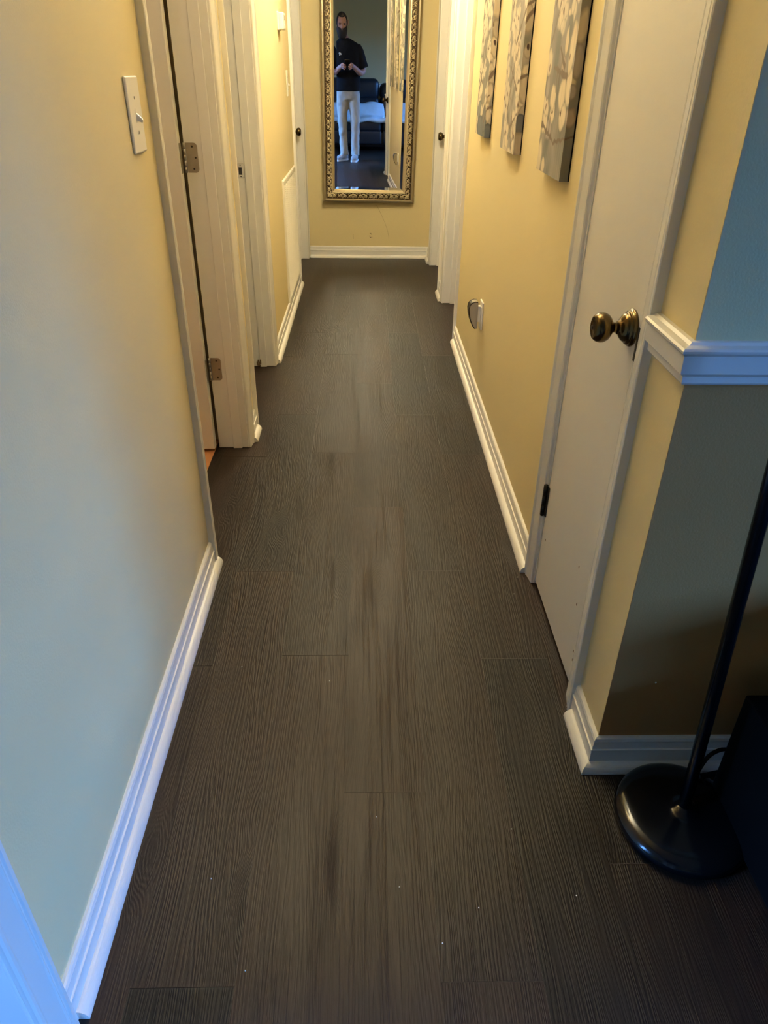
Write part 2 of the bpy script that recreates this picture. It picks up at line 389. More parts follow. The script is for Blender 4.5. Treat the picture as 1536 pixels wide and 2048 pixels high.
def baseboard(name, runs):
    r = struct(empty(name, runs[0][0][0]))
    base = Vector(runs[0][0][0])
    for pts, sgn, q in runs:
        P = [Vector(p)-base for p in pts]
        b = B(); sweep(b, P, (0, 0, 1), BASE, sgn); obj('board', b, white, r)
        if q:
            P2 = list(P)
            if q is not True:
                P2 = [Vector(p)-base for p in q]
            b = B(); sweep(b, P2, (0, 0, 1), QR, sgn); obj('quarter_round', b, white, r, smooth=False)
    return r
z = 0.0
baseboard('baseboard_left', [([(XL, 0.543, z), (XL, 1.757, z)], 1, [(XL, 0.553, z), (XL, 1.778, z)]),
                             ([(XL, 2.608, z), (XL, 2.724, z)], 1, [(XL, 2.596, z), (XL, 2.718, z)]),
                             ([(XL, 3.513, z), (XL, 5.059, z)], 1, [(XL, 3.497, z), (XL, 5.068, z)])])
baseboard('baseboard_right', [([(XR, 1.730, z), (XR, 3.862, z)], -1, [(XR, 1.722, z), (XR, 3.842, z)]),
                              ([(XR, 4.673, z), (XR, 4.866, z)], -1, [(XR, 4.66, z), (XR, 4.87, z)]),
                              ([(XR, 5.709, z), (XR, YE, z), (XL+0.02, YE, z)], -1, True)])
baseboard('baseboard_front', [([(X1, YW, z), (XR, YW, z), (XR, 1.177, z)], -1, [(X1, YW, z), (XR, YW, z), (XR, 1.166, z)])])
baseboard('baseboard_back', [([(XL, YB, z), (X1, YB, z)], -1, False)])
def chair_rail(name, pts, sgn):
    b = B(); sweep(b, pts, (0, 0, 1), RAIL, sgn); return struct(obj(name, b, white))
chair_rail('trim_1', [(X1, YW, 0.868), (XR, YW, 0.868), (XR, 1.1775, 0.868)], -1)
chair_rail('trim_2', [(XL, YB, 0.868), (X1, YB, 0.868)], -1)

# ------------------------------------------------------------------ doors
def knob(parent, loc, s, big=1.0, m=bronze):
    """s = direction the knob points along X"""
    b = B(); lathe(b, loc, (s, 0, 0), [(0, 0), (0.0335, 0), (0.0345, 0.003), (0.0335, 0.0055), (0.0305, 0.0065), (0.0310, 0.009), (0.0295, 0.0112), (0.0265, 0.012), (0.0265, 0.014), (0.0235, 0.0185), (0.0175, 0.023), (0.0125, 0.0255), (0.0120, 0.028)], 36)
    rose = obj('rose', b, m, parent, True)
    b = B(); lathe(b, loc, (s, 0, 0), [(0.0, 0.026), (0.0100, 0.026), (0.0092, 0.033), (0.0105, 0.0375), (0.0170, 0.0405), (0.0235, 0.0460), (0.0268, 0.0530), (0.0272, 0.0590), (0.0250, 0.0665), (0.0205, 0.0715), (0.0180, 0.0725), (0.0172, 0.0712), (0.0145, 0.0728), (0.0135, 0.0715), (0.0, 0.0725)], 36)
    k = obj('knob', b, m, parent, True)
    return k
def door(name, X, s, op, jd=0.114, stop=True, stop_off=0.038, stop_h=0.010):
    """frame of an opening in a wall plane X whose hall side faces s; door_<n> > casing, jamb, stop"""
    y0, y1 = op; r = struct(empty(name, (X, (y0+y1)/2, 0))); my = (y0+y1)/2
    for ya, sg in ((y0-0.005, -1), (y1+0.005, 1)):
        b = B(); sweep(b, [(0, ya-my, 0.0), (0, ya-my, H+0.06)], (s, 0, 0), CAS, sg*(-1 if s > 0 else 1)*-1)
        obj('casing', b, white, r)
    b = B(); sweep(b, [(0, y0-0.062-my, H+0.0605), (0, y1+0.062-my, H+0.0605)], (s, 0, 0), CAS, 1)
    obj('casing', b, white, r)
    xb = -s*jd
    for ya, yb in ((y0-G, y0), (y1, y1+G)):
        b = B(); box(b, (0.0005*s, ya-my, 0.002), (xb, yb-my, H), 0.001, 1); obj('jamb', b, white, r)
    b = B(); box(b, (0.0005*s, y0-G-my, H), (xb, y1+G-my, H+G), 0.001, 1); obj('jamb', b, white, r)
    if stop:
        xs0, xs1 = -s*(jd-stop_off), -s*(jd-stop_off-0.034)
        for ya, yb in ((y0, y0+stop_h), (y1-stop_h, y1)):
            b = B(); box(b, (xs0, ya-my, 0.0), (xs1, yb-my, H), 0.002, 2); obj('door_stop', b, white, r)
    return r, my
def slab_closed(r, s, op, my, x_face, thick=0.035, gap=0.003, bot=0.012):
    b = B(); box(b, (x_face, op[0]+gap-my, bot), (x_face-s*thick, op[1]-gap-my, H-0.003), 0.0025, 2)
    return obj('door_slab', b, doorw, r)

# near left cased opening
d0, my = door('door_7', XL, 1, O0, stop=False)
# door 1: opened into the bedroom
d1, my = door('door_1', XL, 1, O1, stop_off=0.056, stop_h=0.005)
b = B(); box(b, (-0.123-0.68, 2.506-my, 0.014), (-0.123, 2.541-my, H-0.003), 0.002, 2); slab = obj('door_slab', b, doorw, d1)
def butt_hinge(zc):
    hb = B(); hw, hh, rr = 0.036, 0.043, 0.011       # rounded leaf on the far jamb
    pts = [(0, -hh), (hw-rr, -hh)]+[(hw-rr+rr*math.sin(t*pi/8), -hh+rr-rr*math.cos(t*pi/8)) for t in range(1, 5)]
    pts += [(hw-rr+rr*math.cos(t*pi/8), hh-rr+rr*math.sin(t*pi/8)) for t in range(0, 5)]+[(0, hh)]
    fr = [hb.verts.new((x, 0, z_)) for x, z_ in pts]; bk = [hb.verts.new((x, 0.0016, z_)) for x, z_ in pts]
    hb.faces.new(fr); hb.faces.new(bk[::-1]); n = len(pts)
    for j in range(n): hb.faces.new((fr[j], bk[j], bk[(j+1) % n], fr[(j+1) % n]))
    h = obj('hinge', hb, steel, d1, loc=(-0.1085, 2.5445-0.0012-my, zc))
    kb = B()
    for i in range(5):
        za = -hh+i*0.0172
        lathe(kb, (-0.005, -0.003, za+0.0002), (0, 0, 1), [(0, 0), (0.0040, 0), (0.0040, 0.0168), (0, 0.0168)], 12)
    obj('hinge_knuckle', kb, steel, h, True)
    lb = B(); box(lb, (-0.0140, -0.030, -hh), (-0.0125, -0.006, hh)); obj('hinge_leaf', lb, steel, h)
    for x, z_ in ((0.020, 0.032), (0.028, 0.0), (0.020, -0.032)):
        sb = B(); lathe(sb, (x, 0.0003, z_), (0, -1, 0), [(0, 0), (0.0032, 0), (0.0028, 0.0007), (0.0009, 0.0009), (0.0009, 0.0004), (0, 0.0004)], 10); obj('screw', sb, bronzed, h)
butt_hinge(1.023); butt_hinge(0.322)
# door 2: opening with strike plate on the far jamb
d2, my = door('door_2', XL, 1, O2, stop_off=0.046, stop_h=0.006)
b = B(); box(b, (-0.123-0.62, 2.79-my, 0.014), (-0.123, 2.825-my, H-0.003), 0.002, 2); obj('door_slab', b, doorw, d2)
b = B(); box(b, (-0.098, O2[1]-0.0015-my, 0.858), (-0.071, O2[1]+0.001-my, 0.915), 0.0006, 1); st = obj('strike_plate', b, chrome, d2)
b = B(); box(b, (-0.094, O2[1]-0.0022-my, 0.871), (-0.080, O2[1]-0.0012-my, 0.900)); obj('latch_hole', b, dark, st)
for zz in (0.864, 0.909):
    b = B(); lathe(b, (-0.086, O2[1]-0.0012-my, zz), (0, -1, 0), [(0, 0), (0.003, 0), (0.002, 0.001), (0, 0.001)], 8); obj('screw', b, bronzed, st)
b = B()
for i in range(9):
    a = random.random(); box(b, (-0.085+0.03*a, O2[1]-0.0112-my, 0.004+0.03*random.random()), (-0.078+0.03*a, O2[1]-0.0098-my, 0.010+0.03*random.random()), 0.0015, 1)
obj('rot_stain', b, chipm, d2)
# door 3: closed, recessed, beside the end wall (left)
d3, my = door('door_3', XL, 1, O3)
s3 = slab_closed(d3, 1, O3, my, -0.0785); knob(d3, (-0.0785, 5.775-my, 0.884), 1)
# door 4: closed, recessed, near the end wall (right)
d4, my = door('door_4', XR, -1, O4)
slab_closed(d4, -1, O4, my, 0.0785); knob(d4, (0.0785, 5.585-my, 0.880), -1)
# door 5: open doorway (right)
d5, my = door('door_5', XR, -1, O5)
# door 6: narrow closet door, opens to the hall
d6, my = door('door_6', XR, -1, O6, jd=0.114, stop=False)
s6 = slab_closed(d6, -1, O6, my, 0.001, gap=0.004, bot=0.016)
knob(d6, (0.001, 1.294-my, 0.872), -1)
b = B(); lathe(b, (-0.0735+0.001, 1.294-my, 0.872), (-1, 0, 0), [(0, 0.0), (0.0045, 0.0), (0.004, 0.002), (0, 0.002)], 14); obj('lock_button', b, bronzed, d6)
b = B(); box(b, (-0.0112, 1.2250-my, 0.832), (-0.004, 1.2315-my, 0.892)); obj('latch_gap_shade', b, bronzed, d6)  # dark box on the casing, standing for the shaded gap at the latch
b = B()
for i in range(3): lathe(b, (-0.006, 1.6685-my, 0.238+i*0.030), (0, 0, 1), [(0, 0), (0.0062, 0), (0.0062, 0.0288), (0, 0.0288)], 14)
for z_ in (0.2365, 0.328): lathe(b, (-0.006, 1.6685-my, z_-0.002), (0, 0, 1), [(0, 0), (0.005, 0), (0.006, 0.003), (0, 0.005)], 12)
kn = obj('hinge', b, bronzed, d6, True)
for ya in (1.6735, 1.6505):
    b = B(); box(b, (-0.0022, ya-my, 0.238), (0.0005, ya+0.013-my, 0.328), 0.0006, 1); obj('hinge_leaf', b, bronzed, kn)
for y_, z_ in ((1.62, 0.18), (1.33, 0.30), (1.262, 0.105), (1.258, 0.082), (1.30, 0.215)):
    b = B(); box(b, (0.0004, y_-my, z_), (0.0012, y_+0.004-my, z_+0.007), 0.0004, 1); obj('paint_chip', b, chipm, d6)

# scuffs on the end wall
b = B(); P = [(0.112-0.02+0.075*math.sin(t*0.16), -0.0004, 0.385-0.024*t+0.0) for t in range(0, 11)]
P = [(0.075+0.10*math.sin(t/10*1.3), YE-0.0003, 0.385-0.235*(t/10)) for t in range(11)]
tube(b, P, 0.0011, 5); obj('scratch', b, scuffm, we)
b = B(); tube(b, [(-0.107, YE-0.0003, 0.172), (-0.105, YE-0.0003, 0.155), (-0.104, YE-0.0003, 0.140)], 0.0015, 5); obj('scratch', b, scuffm, we)
for x, z_, ww, hh in ((0.022, 0.178, 0.012, 0.004), (0.031, 0.172, 0.006, 0.005), (0.020, 0.157, 0.006, 0.007), (0.024, 0.149, 0.009, 0.005), (0.036, 0.150, 0.005, 0.006)):
    b = B(); box(b, (x, YE-0.0008, z_), (x+ww, YE+0.001, z_+hh), 0.0007, 1); obj('paint_chip', b, chipm, we)
b = B(); lathe(b, (0.575, YW-0.0002, 0.238), (0, -1, 0), [(0, 0), (0.002, 0), (0.0016, 0.001), (0, 0.0012)], 8); obj('paint_fleck', b, lint, wlv)

# ------------------------------------------------------------------ wall things
def light_switch(x, yc, zc, w_, h_, label):
    r = empty('light_switch', (x, yc, zc)); tag(r, label, 'light switch')
    b = B(); box(b, (0, -w_/2, -h_/2), (0.006, w_/2, h_/2), 0.0035, 3); obj('cover_plate', b, platem, r)
    b = B(); box(b, (0.0058, -0.006, -0.013), (0.0066, 0.006, 0.013)); sl = obj('toggle_slot', b, platem, r)
    b = B()
    v = [(0.006, -0.0042, 0.004), (0.006, 0.0042, 0.004), (0.006, 0.0042, -0.009), (0.006, -0.0042, -0.009),
         (0.0175, -0.0034, -0.007), (0.0175, 0.0034, -0.007), (0.0165, 0.0034, -0.013), (0.0165, -0.0034, -0.013)]
    v = [b.verts.new(p) for p in v]
    for q in ((0,1,2,3),(4,5,6,7),(0,1,5,4),(1,2,6,5),(2,3,7,6),(3,0,4,7)): b.faces.new([v[i] for i in q])
    bmesh.ops.bevel(b, geom=list(b.edges), offset=0.0008, segments=2, affect='EDGES'); obj('toggle', b, platem, r)
    for zz in (0.030, -0.030):
        b = B(); lathe(b, (0.0058, 0, zz), (1, 0, 0), [(0, 0), (0.0032, 0), (0.0026, 0.0009), (0.0007, 0.0012), (0.0007, 0.0006), (0, 0.0006)], 10); obj('screw', b, rubber, r)
    return r
light_switch(XL, 1.637, 1.186, 0.086, 0.134, 'ivory toggle switch on oversized plate, on the near left wall before the first doorway')
light_switch(XL, 4.835, 1.194, 0.075, 0.130, 'ivory toggle switch seen edge-on beside the far left door, under the thermostat')

t = empty('thermostat', (XL, 4.525, 1.475)); tag(t, 'small white boxy thermostat on the yellow left wall above the vent', 'thermostat')
b = B(); box(b, (0, -0.058, -0.040), (0.010, 0.058, 0.040), 0.003, 2); obj('back_plate', b, platem, t)
b = B(); box(b, (0.010, -0.054, -0.037), (0.034, 0.054, 0.037), 0.005, 3); obj('body', b, platem, t)
b = B(); box(b, (0.0335, -0.030, 0.004), (0.0348, 0.022, 0.026), 0.001, 1); obj('display', b, rubber, t)
for i in range(3):
    b = B(); box(b, (0.0335, -0.028+i*0.022, -0.022), (0.0358, -0.014+i*0.022, -0.012), 0.001, 1); obj('button', b, white, t)

g = empty('return_air_vent', (XL, 4.655, 0.408)); tag(g, 'cream return air grille with rows of stamped fins, low on left wall', 'vent')
gy, gz = 0.375, 0.338
b = B(); sweep(b, [(0, -gy, -gz), (0, gy, -gz), (0, gy, gz), (0, -gy, gz)], (1, 0, 0), [(0, 0), (0, 0.004), (0.004, 0.009), (0.012, 0.010), (0.024, 0.010), (0.030, 0.006), (0.032, 0)], -1, closed=True)
obj('frame', b, platem, g)
b = B(); nsl = 54
for i in range(nsl):
    zc = -gz+0.036+(2*gz-0.072)*i/(nsl-1)
    v = [b.verts.new(p) for p in ((0.002, -gy+0.03, zc+0.0032), (0.002, gy-0.03, zc+0.0032), (0.0105, gy-0.03, zc-0.0040), (0.0105, -gy+0.03, zc-0.0040), (0.0028, -gy+0.03, zc+0.0040), (0.0028, gy-0.03, zc+0.0040), (0.0113, gy-0.03, zc-0.0032), (0.0113, -gy+0.03, zc-0.0032))]
    for q in ((0,1,2,3),(4,5,6,7),(0,1,5,4),(1,2,6,5),(2,3,7,6),(3,0,4,7)): b.faces.new([v[j] for j in q])
fins = obj('fins', b, platem, g); fins['kind'] = 'stuff'
b = B()
for i in range(9):
    yc = -gy+0.03+(2*gy-0.06)*i/8
    box(b, (0.001, yc-0.0015, -gz+0.03), (0.0090, yc+0.0015, gz-0.03))
o = obj('fin_ribs', b, platem, g); o['kind'] = 'stuff'
b = B(); box(b, (0.0003, -gy+0.028, -gz+0.028), (0.0012, gy-0.028, gz-0.028)); obj('duct_shade_sheet', b, ductm, g)  # dark sheet behind the fins, for the shade inside the duct

# outlet and night light on the right wall
ol = empty('outlet_cover', (XR, 3.022, 0.392)); tag(ol, 'white outlet cover plate low on the right wall behind the night light', 'outlet')
b = B(); box(b, (0, -0.035, -0.057), (-0.006, 0.035, 0.057), 0.0025, 2); obj('cover_plate', b, platem, ol)
for zz in (0.020, -0.020):
    b = B(); box(b, (-0.0055, -0.016, zz-0.014), (-0.0075, 0.016, zz+0.014), 0.002, 2); obj('receptacle', b, platem, ol)
nl = empty('night_light', (XR-0.0078, 3.022, 0.400)); tag(nl, 'grey shell-shaped night light plugged into the right wall outlet', 'night light')
prof = [(-0.012, -0.064), (-0.020, -0.062), (-0.031, -0.048), (-0.041, -0.026), (-0.0475, 0.0), (-0.050, 0.020), (-0.047, 0.036), (-0.038, 0.046), (-0.026, 0.050), (-0.014, 0.049)]
b = B(); hw = 0.024
a0 = [b.verts.new((x, -hw, z_)) for x, z_ in prof]; a1 = [b.verts.new((x, hw, z_)) for x, z_ in prof]
b.faces.new(a0); b.faces.new(a1[::-1]); n = len(prof)
for j in range(n): b.faces.new((a0[j], a1[j], a1[(j+1) % n], a0[(j+1) % n]))
bmesh.ops.bevel(b, geom=[e for e in b.edges], offset=0.002, segments=2, affect='EDGES'); obj('housing', b, rubber, nl)
b = B()
for sdn in (-hw-0.001, hw+0.001):
    tube(b, [(x-0.0015, sdn*0.93, z_) for x, z_ in prof[1:]], 0.0022, 6)
obj('rim', b, bronzed, nl)
b = B()
r0 = [b.verts.new((x-0.0028, -hw*0.95, z_)) for x, z_ in prof[2:8]]; r1 = [b.verts.new((x-0.0028, hw*0.95, z_)) for x, z_ in prof[2:8]]
q0 = [b.verts.new((x-0.0005, -hw*0.95, z_)) for x, z_ in prof[2:8]]; q1 = [b.verts.new((x-0.0005, hw*0.95, z_)) for x, z_ in prof[2:8]]
for j in range(5): b.faces.new((r0[j], r1[j], r1[j+1], r0[j+1])); b.faces.new((q0[j], q0[j+1], q1[j+1], q1[j]))
b.faces.new((r0[0], r1[0], q1[0], q0[0])); b.faces.new((r0[5], q0[5], q1[5], r1[5]))
obj('front_shell', b, bronzed, nl, True)
b = B(); box(b, (-0.014, -0.012, -0.036), (0.0, 0.012, 0.030), 0.002, 2); obj('plug_body', b, platem, nl)

# ------------------------------------------------------------------ three canvas prints
def lerp(a, b_, t_): return tuple(x+(y-x)*t_ for x, y in zip(a, b_))
def canvas(yn, yf, zb, zt, seed, label, bgc, petal, spec=None):
    rnd = random.Random(seed)
    W_, Hh, D = yf-yn, zt-zb, 0.024
    r = empty('canvas_print', (XR, (yn+yf)/2, zb)); tag(r, label, 'painting', 'blossom canvases on the right wall')
    fl = []      # (u, v, ru, rv, tilt, colour); u from near edge (negative u = wrapped side)
    if spec: fl += spec(rnd)
    y_ = 0.36 if spec else 0.0
    while y_ < Hh:
        for _ in range(4):
            cx = rnd.uniform(-0.02, W_); cz = y_+rnd.uniform(-0.03, 0.03); sz = rnd.uniform(0.022, 0.04)
            tone = lerp(petal, bgc, rnd.uniform(0, 0.25))
            for p in range(5):
                a = p*2*pi/5+rnd.random()
                fl.append((cx+math.cos(a)*sz*0.8, cz+math.sin(a)*sz*0.8, sz*0.7, sz*0.55, a, lerp(tone, (0.5, 0.46, 0.4), rnd.uniform(0, 0.25))))
            fl.append((cx, cz, sz*0.2, sz*0.2, 0, (0.10, 0.055, 0.035)))
        y_ += 0.075
    z_ = 0.02
    while z_ < Hh:                         # big petals that run over the wrapped near side
        if not spec or z_ > 0.30:
            fl.append((rnd.uniform(-0.018, -0.002), z_, rnd.uniform(0.012, 0.022), rnd.uniform(0.020, 0.042), rnd.uniform(-0.3, 0.3), lerp(petal, (0.30, 0.25, 0.19), rnd.uniform(0.35, 0.8))))
        if rnd.random() < 0.45: fl.append((rnd.uniform(-0.014, -0.006), z_+0.01, 0.005, 0.007, 0, (0.05, 0.025, 0.02)))
        z_ += rnd.uniform(0.05, 0.10)
    if seed == 9: fl += [(0.13, 0.02, 0.10, 0.05, 0.2, (0.15, 0.16, 0.165)), (0.05, 0.06, 0.05, 0.05, 0.5, (0.17, 0.18, 0.18)), (-0.012, 0.015, 0.03, 0.035, 0, (0.10, 0.11, 0.115)), (0.2, 0.09, 0.05, 0.03, -0.4, (0.20, 0.21, 0.205))]
    if seed == 5: fl += [(-0.012, 0.085, 0.02, 0.028, 0, (0.13, 0.13, 0.13)), (-0.010, 0.03, 0.022, 0.036, 0, (0.36, 0.30, 0.22))]
    br = []
    for i in range(24):
        z_ = 0.01+i*0.042+rnd.uniform(-0.03, 0.03); x = rnd.uniform(0, W_); dx = rnd.choice((-1, 1))*rnd.uniform(0.3, 1.0)
        br.append((x, z_, x+dx*0.16, z_+rnd.uniform(0.04, 0.15), rnd.uniform(0.0035, 0.008)))
    if spec: br = [q for q in br if q[1] > 0.36]+[(0.09, 0.235, 0.15, 0.275, .007), (0.06, 0.215, 0.19, 0.235, .008), (0.13, 0.23, 0.12, 0.18, .004), (0.15, 0.23, 0.145, 0.185, .003), (0.27, 0.11, 0.11, 0.075, .006), (0.11, 0.075, -0.02, 0.095, .005), (0.18, 0.085, 0.17, 0.14, .004), (0.25, 0.29, 0.20, 0.36, .005), (0.20, 0.36, 0.17, 0.42, .004)]
    NU, NV, NS = 110, 420, 14
    us = np.array([-D+D*i/NS for i in range(NS)]+[W_*i/NU for i in range(NU+1)]+[W_+D*i/NS for i in range(1, NS+1)])
    vs_ = Hh*np.arange(NV+1)/NV
    U, V_ = np.meshgrid(us, vs_)
    rg = np.random.RandomState(seed)
    def wob(fu, fv, k=7):
        a = 0
        for _ in range(k):
            a = a+np.sin(U*fu*rg.uniform(0.4, 1.6)+V_*fv*rg.uniform(-1.4, 1.4)+rg.uniform(0, 6.28))
        return a/k*1.6
    wb = 0.004*wob(30, 34)
    n1 = wob(260, 40); n2 = wob(60, 60); n3 = wob(120, 90)
    wu, wv = 0.0035*wob(150, 150), 0.0035*wob(150, 150)
    t_ = np.clip(0.5+n2*0.7, 0, 1)[..., None]
    bg_ = np.array(bgc); col = bg_*(1-t_)+bg_*np.array((0.55, 0.58, 0.60))*t_
    for cx, cz, ru, rv, tl, c_ in fl:
        du, dv = U+wu-cx, V_+wv-cz
        a = (du*math.cos(tl)+dv*math.sin(tl))/ru; d_ = (-du*math.sin(tl)+dv*math.cos(tl))/rv
        e_ = np.sqrt(a*a+d_*d_)
        m_ = np.clip((1.0-e_)*min(ru, rv)/0.0016+0.5, 0, 1)[..., None]
        rim = np.clip((e_-0.72)/0.28, 0, 1)[..., None]
        pc_ = np.array(c_)*(1-0.42*rim)
        col = col*(1-m_)+pc_*m_
    for x0, z0, x1, z1, th in br:
        ux, uz = x1-x0, z1-z0; L2 = ux*ux+uz*uz
        sg = np.clip(((U+wb-x0)*ux+(V_+wv-z0)*uz)/L2, 0, 1)
        dd = np.hypot(U+wb-x0-sg*ux, V_+wv-z0-sg*uz)
        m_ = np.clip((th*(1-0.5*sg)-dd)/0.0016+0.5, 0, 1)[..., None]
        col = col*(1-m_)+np.array((0.155, 0.115, 0.085))*m_
    col = np.clip(col*(1+0.10*n1+0.05*n3)[..., None], 0.01, 0.9)
    verts = []
    for v in vs_:
        for u in us:
            if u < 0: verts.append((-D-u, -W_/2, v))
            elif u > W_: verts.append((-D+(u-W_), W_/2, v))
            else: verts.append((-D, u-W_/2, v))
    nu = len(us)
    faces = [(j*nu+i, j*nu+i+1, (j+1)*nu+i+1, (j+1)*nu+i) for j in range(NV) for i in range(nu-1)]
    faces += [tuple(k*nu+q for q in (0, NS, NS+NU, nu-1)) for k in (0, NV)]
    me = bpy.data.meshes.new('canvas'); me.from_pydata(verts, [], faces); me.materials.append(canvasm)
    at = me.color_attributes.new('paint', 'FLOAT_COLOR', 'POINT')
    at.data.foreach_set('color', np.concatenate([col.reshape(-1, 3), np.ones((col.shape[0]*col.shape[1], 1))], 1).astype(np.float32).ravel())
    o = bpy.data.objects.new('canvas', me); C.objects.link(o); o.parent = r
    b = B(); box(b, (-0.0035, -W_/2-0.0004, 0.0), (0, W_/2+0.0004, Hh)); obj('stretcher_back', b, blackm, r)
    return r
def spec1(rnd):
    cream = (0.66, 0.56, 0.40); lil = (0.36, 0.31, 0.27); pink = (0.40, 0.32, 0.25)
    L = [(0.25, 0.03, 0.025, 0.045, 0, cream), (0.20, 0.015, 0.02, 0.02, 0, cream),
         (0.18, 0.10, 0.030, 0.026, 0, lil), (0.235, 0.115, 0.03, 0.03, 0, cream),
         (0.16, 0.14, 0.028, 0.026, 0, cream), (0.05, 0.135, 0.035, 0.03, 0, cream), (0.24, 0.15, 0.04, 0.02, 0.4, cream),
         (0.16, 0.143, 0.006, 0.006, 0, (0.09, 0.045, 0.03)), (0.07, 0.143, 0.006, 0.009, 0, (0.09, 0.045, 0.03)), (0.24, 0.147, 0.006, 0.009, 0, (0.09, 0.045, 0.03)),
         (0.17, 0.17, 0.03, 0.03, 0, cream), (0.08, 0.18, 0.035, 0.035, 0, cream), (0.02, 0.195, 0.03, 0.04, 0.1, cream), (0.24, 0.19, 0.02, 0.03, 0, lil),
         (0.10, 0.24, 0.02, 0.018, 0.5, pink), (0.25, 0.245, 0.03, 0.03, 0.2, cream), (0.245, 0.233, 0.005, 0.009, 0, (0.09, 0.045, 0.03)),
         (0.03, 0.27, 0.028, 0.055, 0.15, cream), (0.09, 0.285, 0.016, 0.03, 0, cream), (0.045, 0.255, 0.004, 0.008, 0, (0.10, 0.055, 0.035)),
         (0.10, 0.34, 0.008, 0.006, 0, cream), (0.14, 0.355, 0.03, 0.02, 0, pink),
         (-0.004, 0.135, 0.018, 0.021, 0, pink), (-0.003, 0.185, 0.012, 0.016, 0, lil), (-0.008, 0.245, 0.016, 0.035, 0, lil)]
    return L
grey = (0.28, 0.255, 0.215); warmg = (0.36, 0.32, 0.26)
canvas(1.885, 2.155, 1.045, 1.945, 3, 'blossom canvas nearest the closet door, grey-blue ground with pale petals', grey, (0.66, 0.57, 0.42), spec1)
canvas(2.520, 2.790, 1.045, 1.945, 5, 'middle blossom canvas of three, mostly cream petals with thin brown twigs', warmg, (0.68, 0.58, 0.42))
canvas(3.180, 3.450, 1.045, 1.945, 9, 'blossom canvas farthest down the hall, with a blue-grey lower corner', (0.30, 0.275, 0.23), (0.68, 0.58, 0.42))

# ------------------------------------------------------------------ mirror on the end wall
mn = Vector((-0.0241, 0.9997, 0.0072)).normalized()
mx_ = mn.cross(Vector((0, 0, 1))).normalized(); mz_ = mx_.cross(mn)
roll = math.radians(0.75); xr_ = mx_*math.cos(roll)-mz_*math.sin(roll); zr_ = mz_*math.cos(roll)+mx_*math.sin(roll)
MW, MH = 0.680, 1.62
mir = empty('wall_mirror'); tag(mir, 'tall mirror in an ornate champagne gilt frame on the end wall', 'mirror')
mo = Vector((0.011, 5.884, 0.410))
mir.matrix_world = Matrix(((xr_.x, mn.x, zr_.x, mo.x), (xr_.y, mn.y, zr_.y, mo.y), (xr_.z, mn.z, zr_.z, mo.z), (0, 0, 0, 1)))
hwm = MW/2
FP = [(0, 0), (0, 0.018), (0.003, 0.026), (0.010, 0.0305), (0.018, 0.0305), (0.022, 0.027), (0.0235, 0.020), (0.026, 0.018), (0.062, 0.020), (0.064, 0.025), (0.068, 0.0265), (0.073, 0.0255), (0.086, 0.0130), (0.088, 0.008), (0.088, 0)]
FM = [0, 0, 0, 0, 0, 2, 1, 1, 1, 2, 2, 2, 2, 2, 0]
b = B(); sweep(b, [(-hwm, 0, 0), (hwm, 0, 0), (hwm, 0, MH), (-hwm, 0, MH)], (0, -1, 0), FP, -1, mats=FM, closed=True)
frame = obj('frame', b, [goldo, goldd, gold], mir)
# scroll motif: local x along the rail, z across (0..0.036), y outwards (negative)
def motif():
    b = B()
    def sp(cx, cz, r0, r1, a0, a1, rad, n=11):
        pts = []
        for i in range(n):
            t_ = i/(n-1); a = a0+(a1-a0)*t_; r = r0+(r1-r0)*t_
            pts.append((cx+r*math.cos(a), -0.0015-0.003*math.sin(pi*t_), cz+r*math.sin(a)))
        tube(b, pts, [1.75*rad*(0.55+0.45*math.sin(pi*min(1, i/(n-1)*1.1+0.1))) for i in range(n)], 5)
    for s_, x0 in ((1, 0.021), (-1, 0.063)):
        sp(x0, 0.012, 0.0150, 0.0035, -0.4 if s_ > 0 else pi+0.4, (-0.4+s_*4.9) if s_ > 0 else pi+0.4-4.9, 0.0030, 13)
        sp(x0+s_*0.004, 0.011, 0.0030, 0.0012, 0, 5, 0.0024, 6)
        sp(x0-s_*0.010, 0.028, 0.0105, 0.0040, pi/2-s_*1.6, pi/2+s_*2.4, 0.0024, 9)
    sp(0.042, 0.006, 0.0250, 0.0250, 0.45, pi-0.45, 0.0026, 11)
    sp(0.0, 0.020, 0.0120, 0.0100, -1.2, 1.2, 0.0024, 7)
    for x, z_ in ((0.042, 0.010), (0.042, 0.017), (0.0, 0.006), (0.0, 0.033), (0.042, 0.003)):
        lathe(b, (x, 0, z_), (0, -1, 0), [(0.0028, 0), (0.0024, 0.0025), (0.0012, 0.0038), (0, 0.0042)], 6)
    return b
PITCH = 0.084
m0 = obj('scroll_ornament', motif(), gold, frame, True)
first = True
def place(loc, rot, sx=1.0):
    global first
    if first:
        m0.location = loc; m0.rotation_euler = rot; m0.scale = (sx, 1, 1); first = False
    else: copy_part(m0, frame, loc, rot, (sx, 1, 1))
nb = 8; lb = MW-2*0.030; px_ = lb/nb
for i in range(nb):
    place((-hwm+0.030+i*px_, -0.0188, 0.0265), (0, 0, 0), px_/PITCH)
    place((hwm-0.030-i*px_, -0.0188, MH-0.0265), (0, pi, 0), px_/PITCH)
nv = 21; lv = MH-2*0.030; pz_ = lv/nv
for i in range(nv):
    place((-hwm+0.0265, -0.0188, MH-0.030-i*pz_), (0, pi/2, 0), pz_/PITCH)
    place((hwm-0.0265, -0.0188, 0.030+i*pz_), (0, -pi/2, 0), pz_/PITCH)
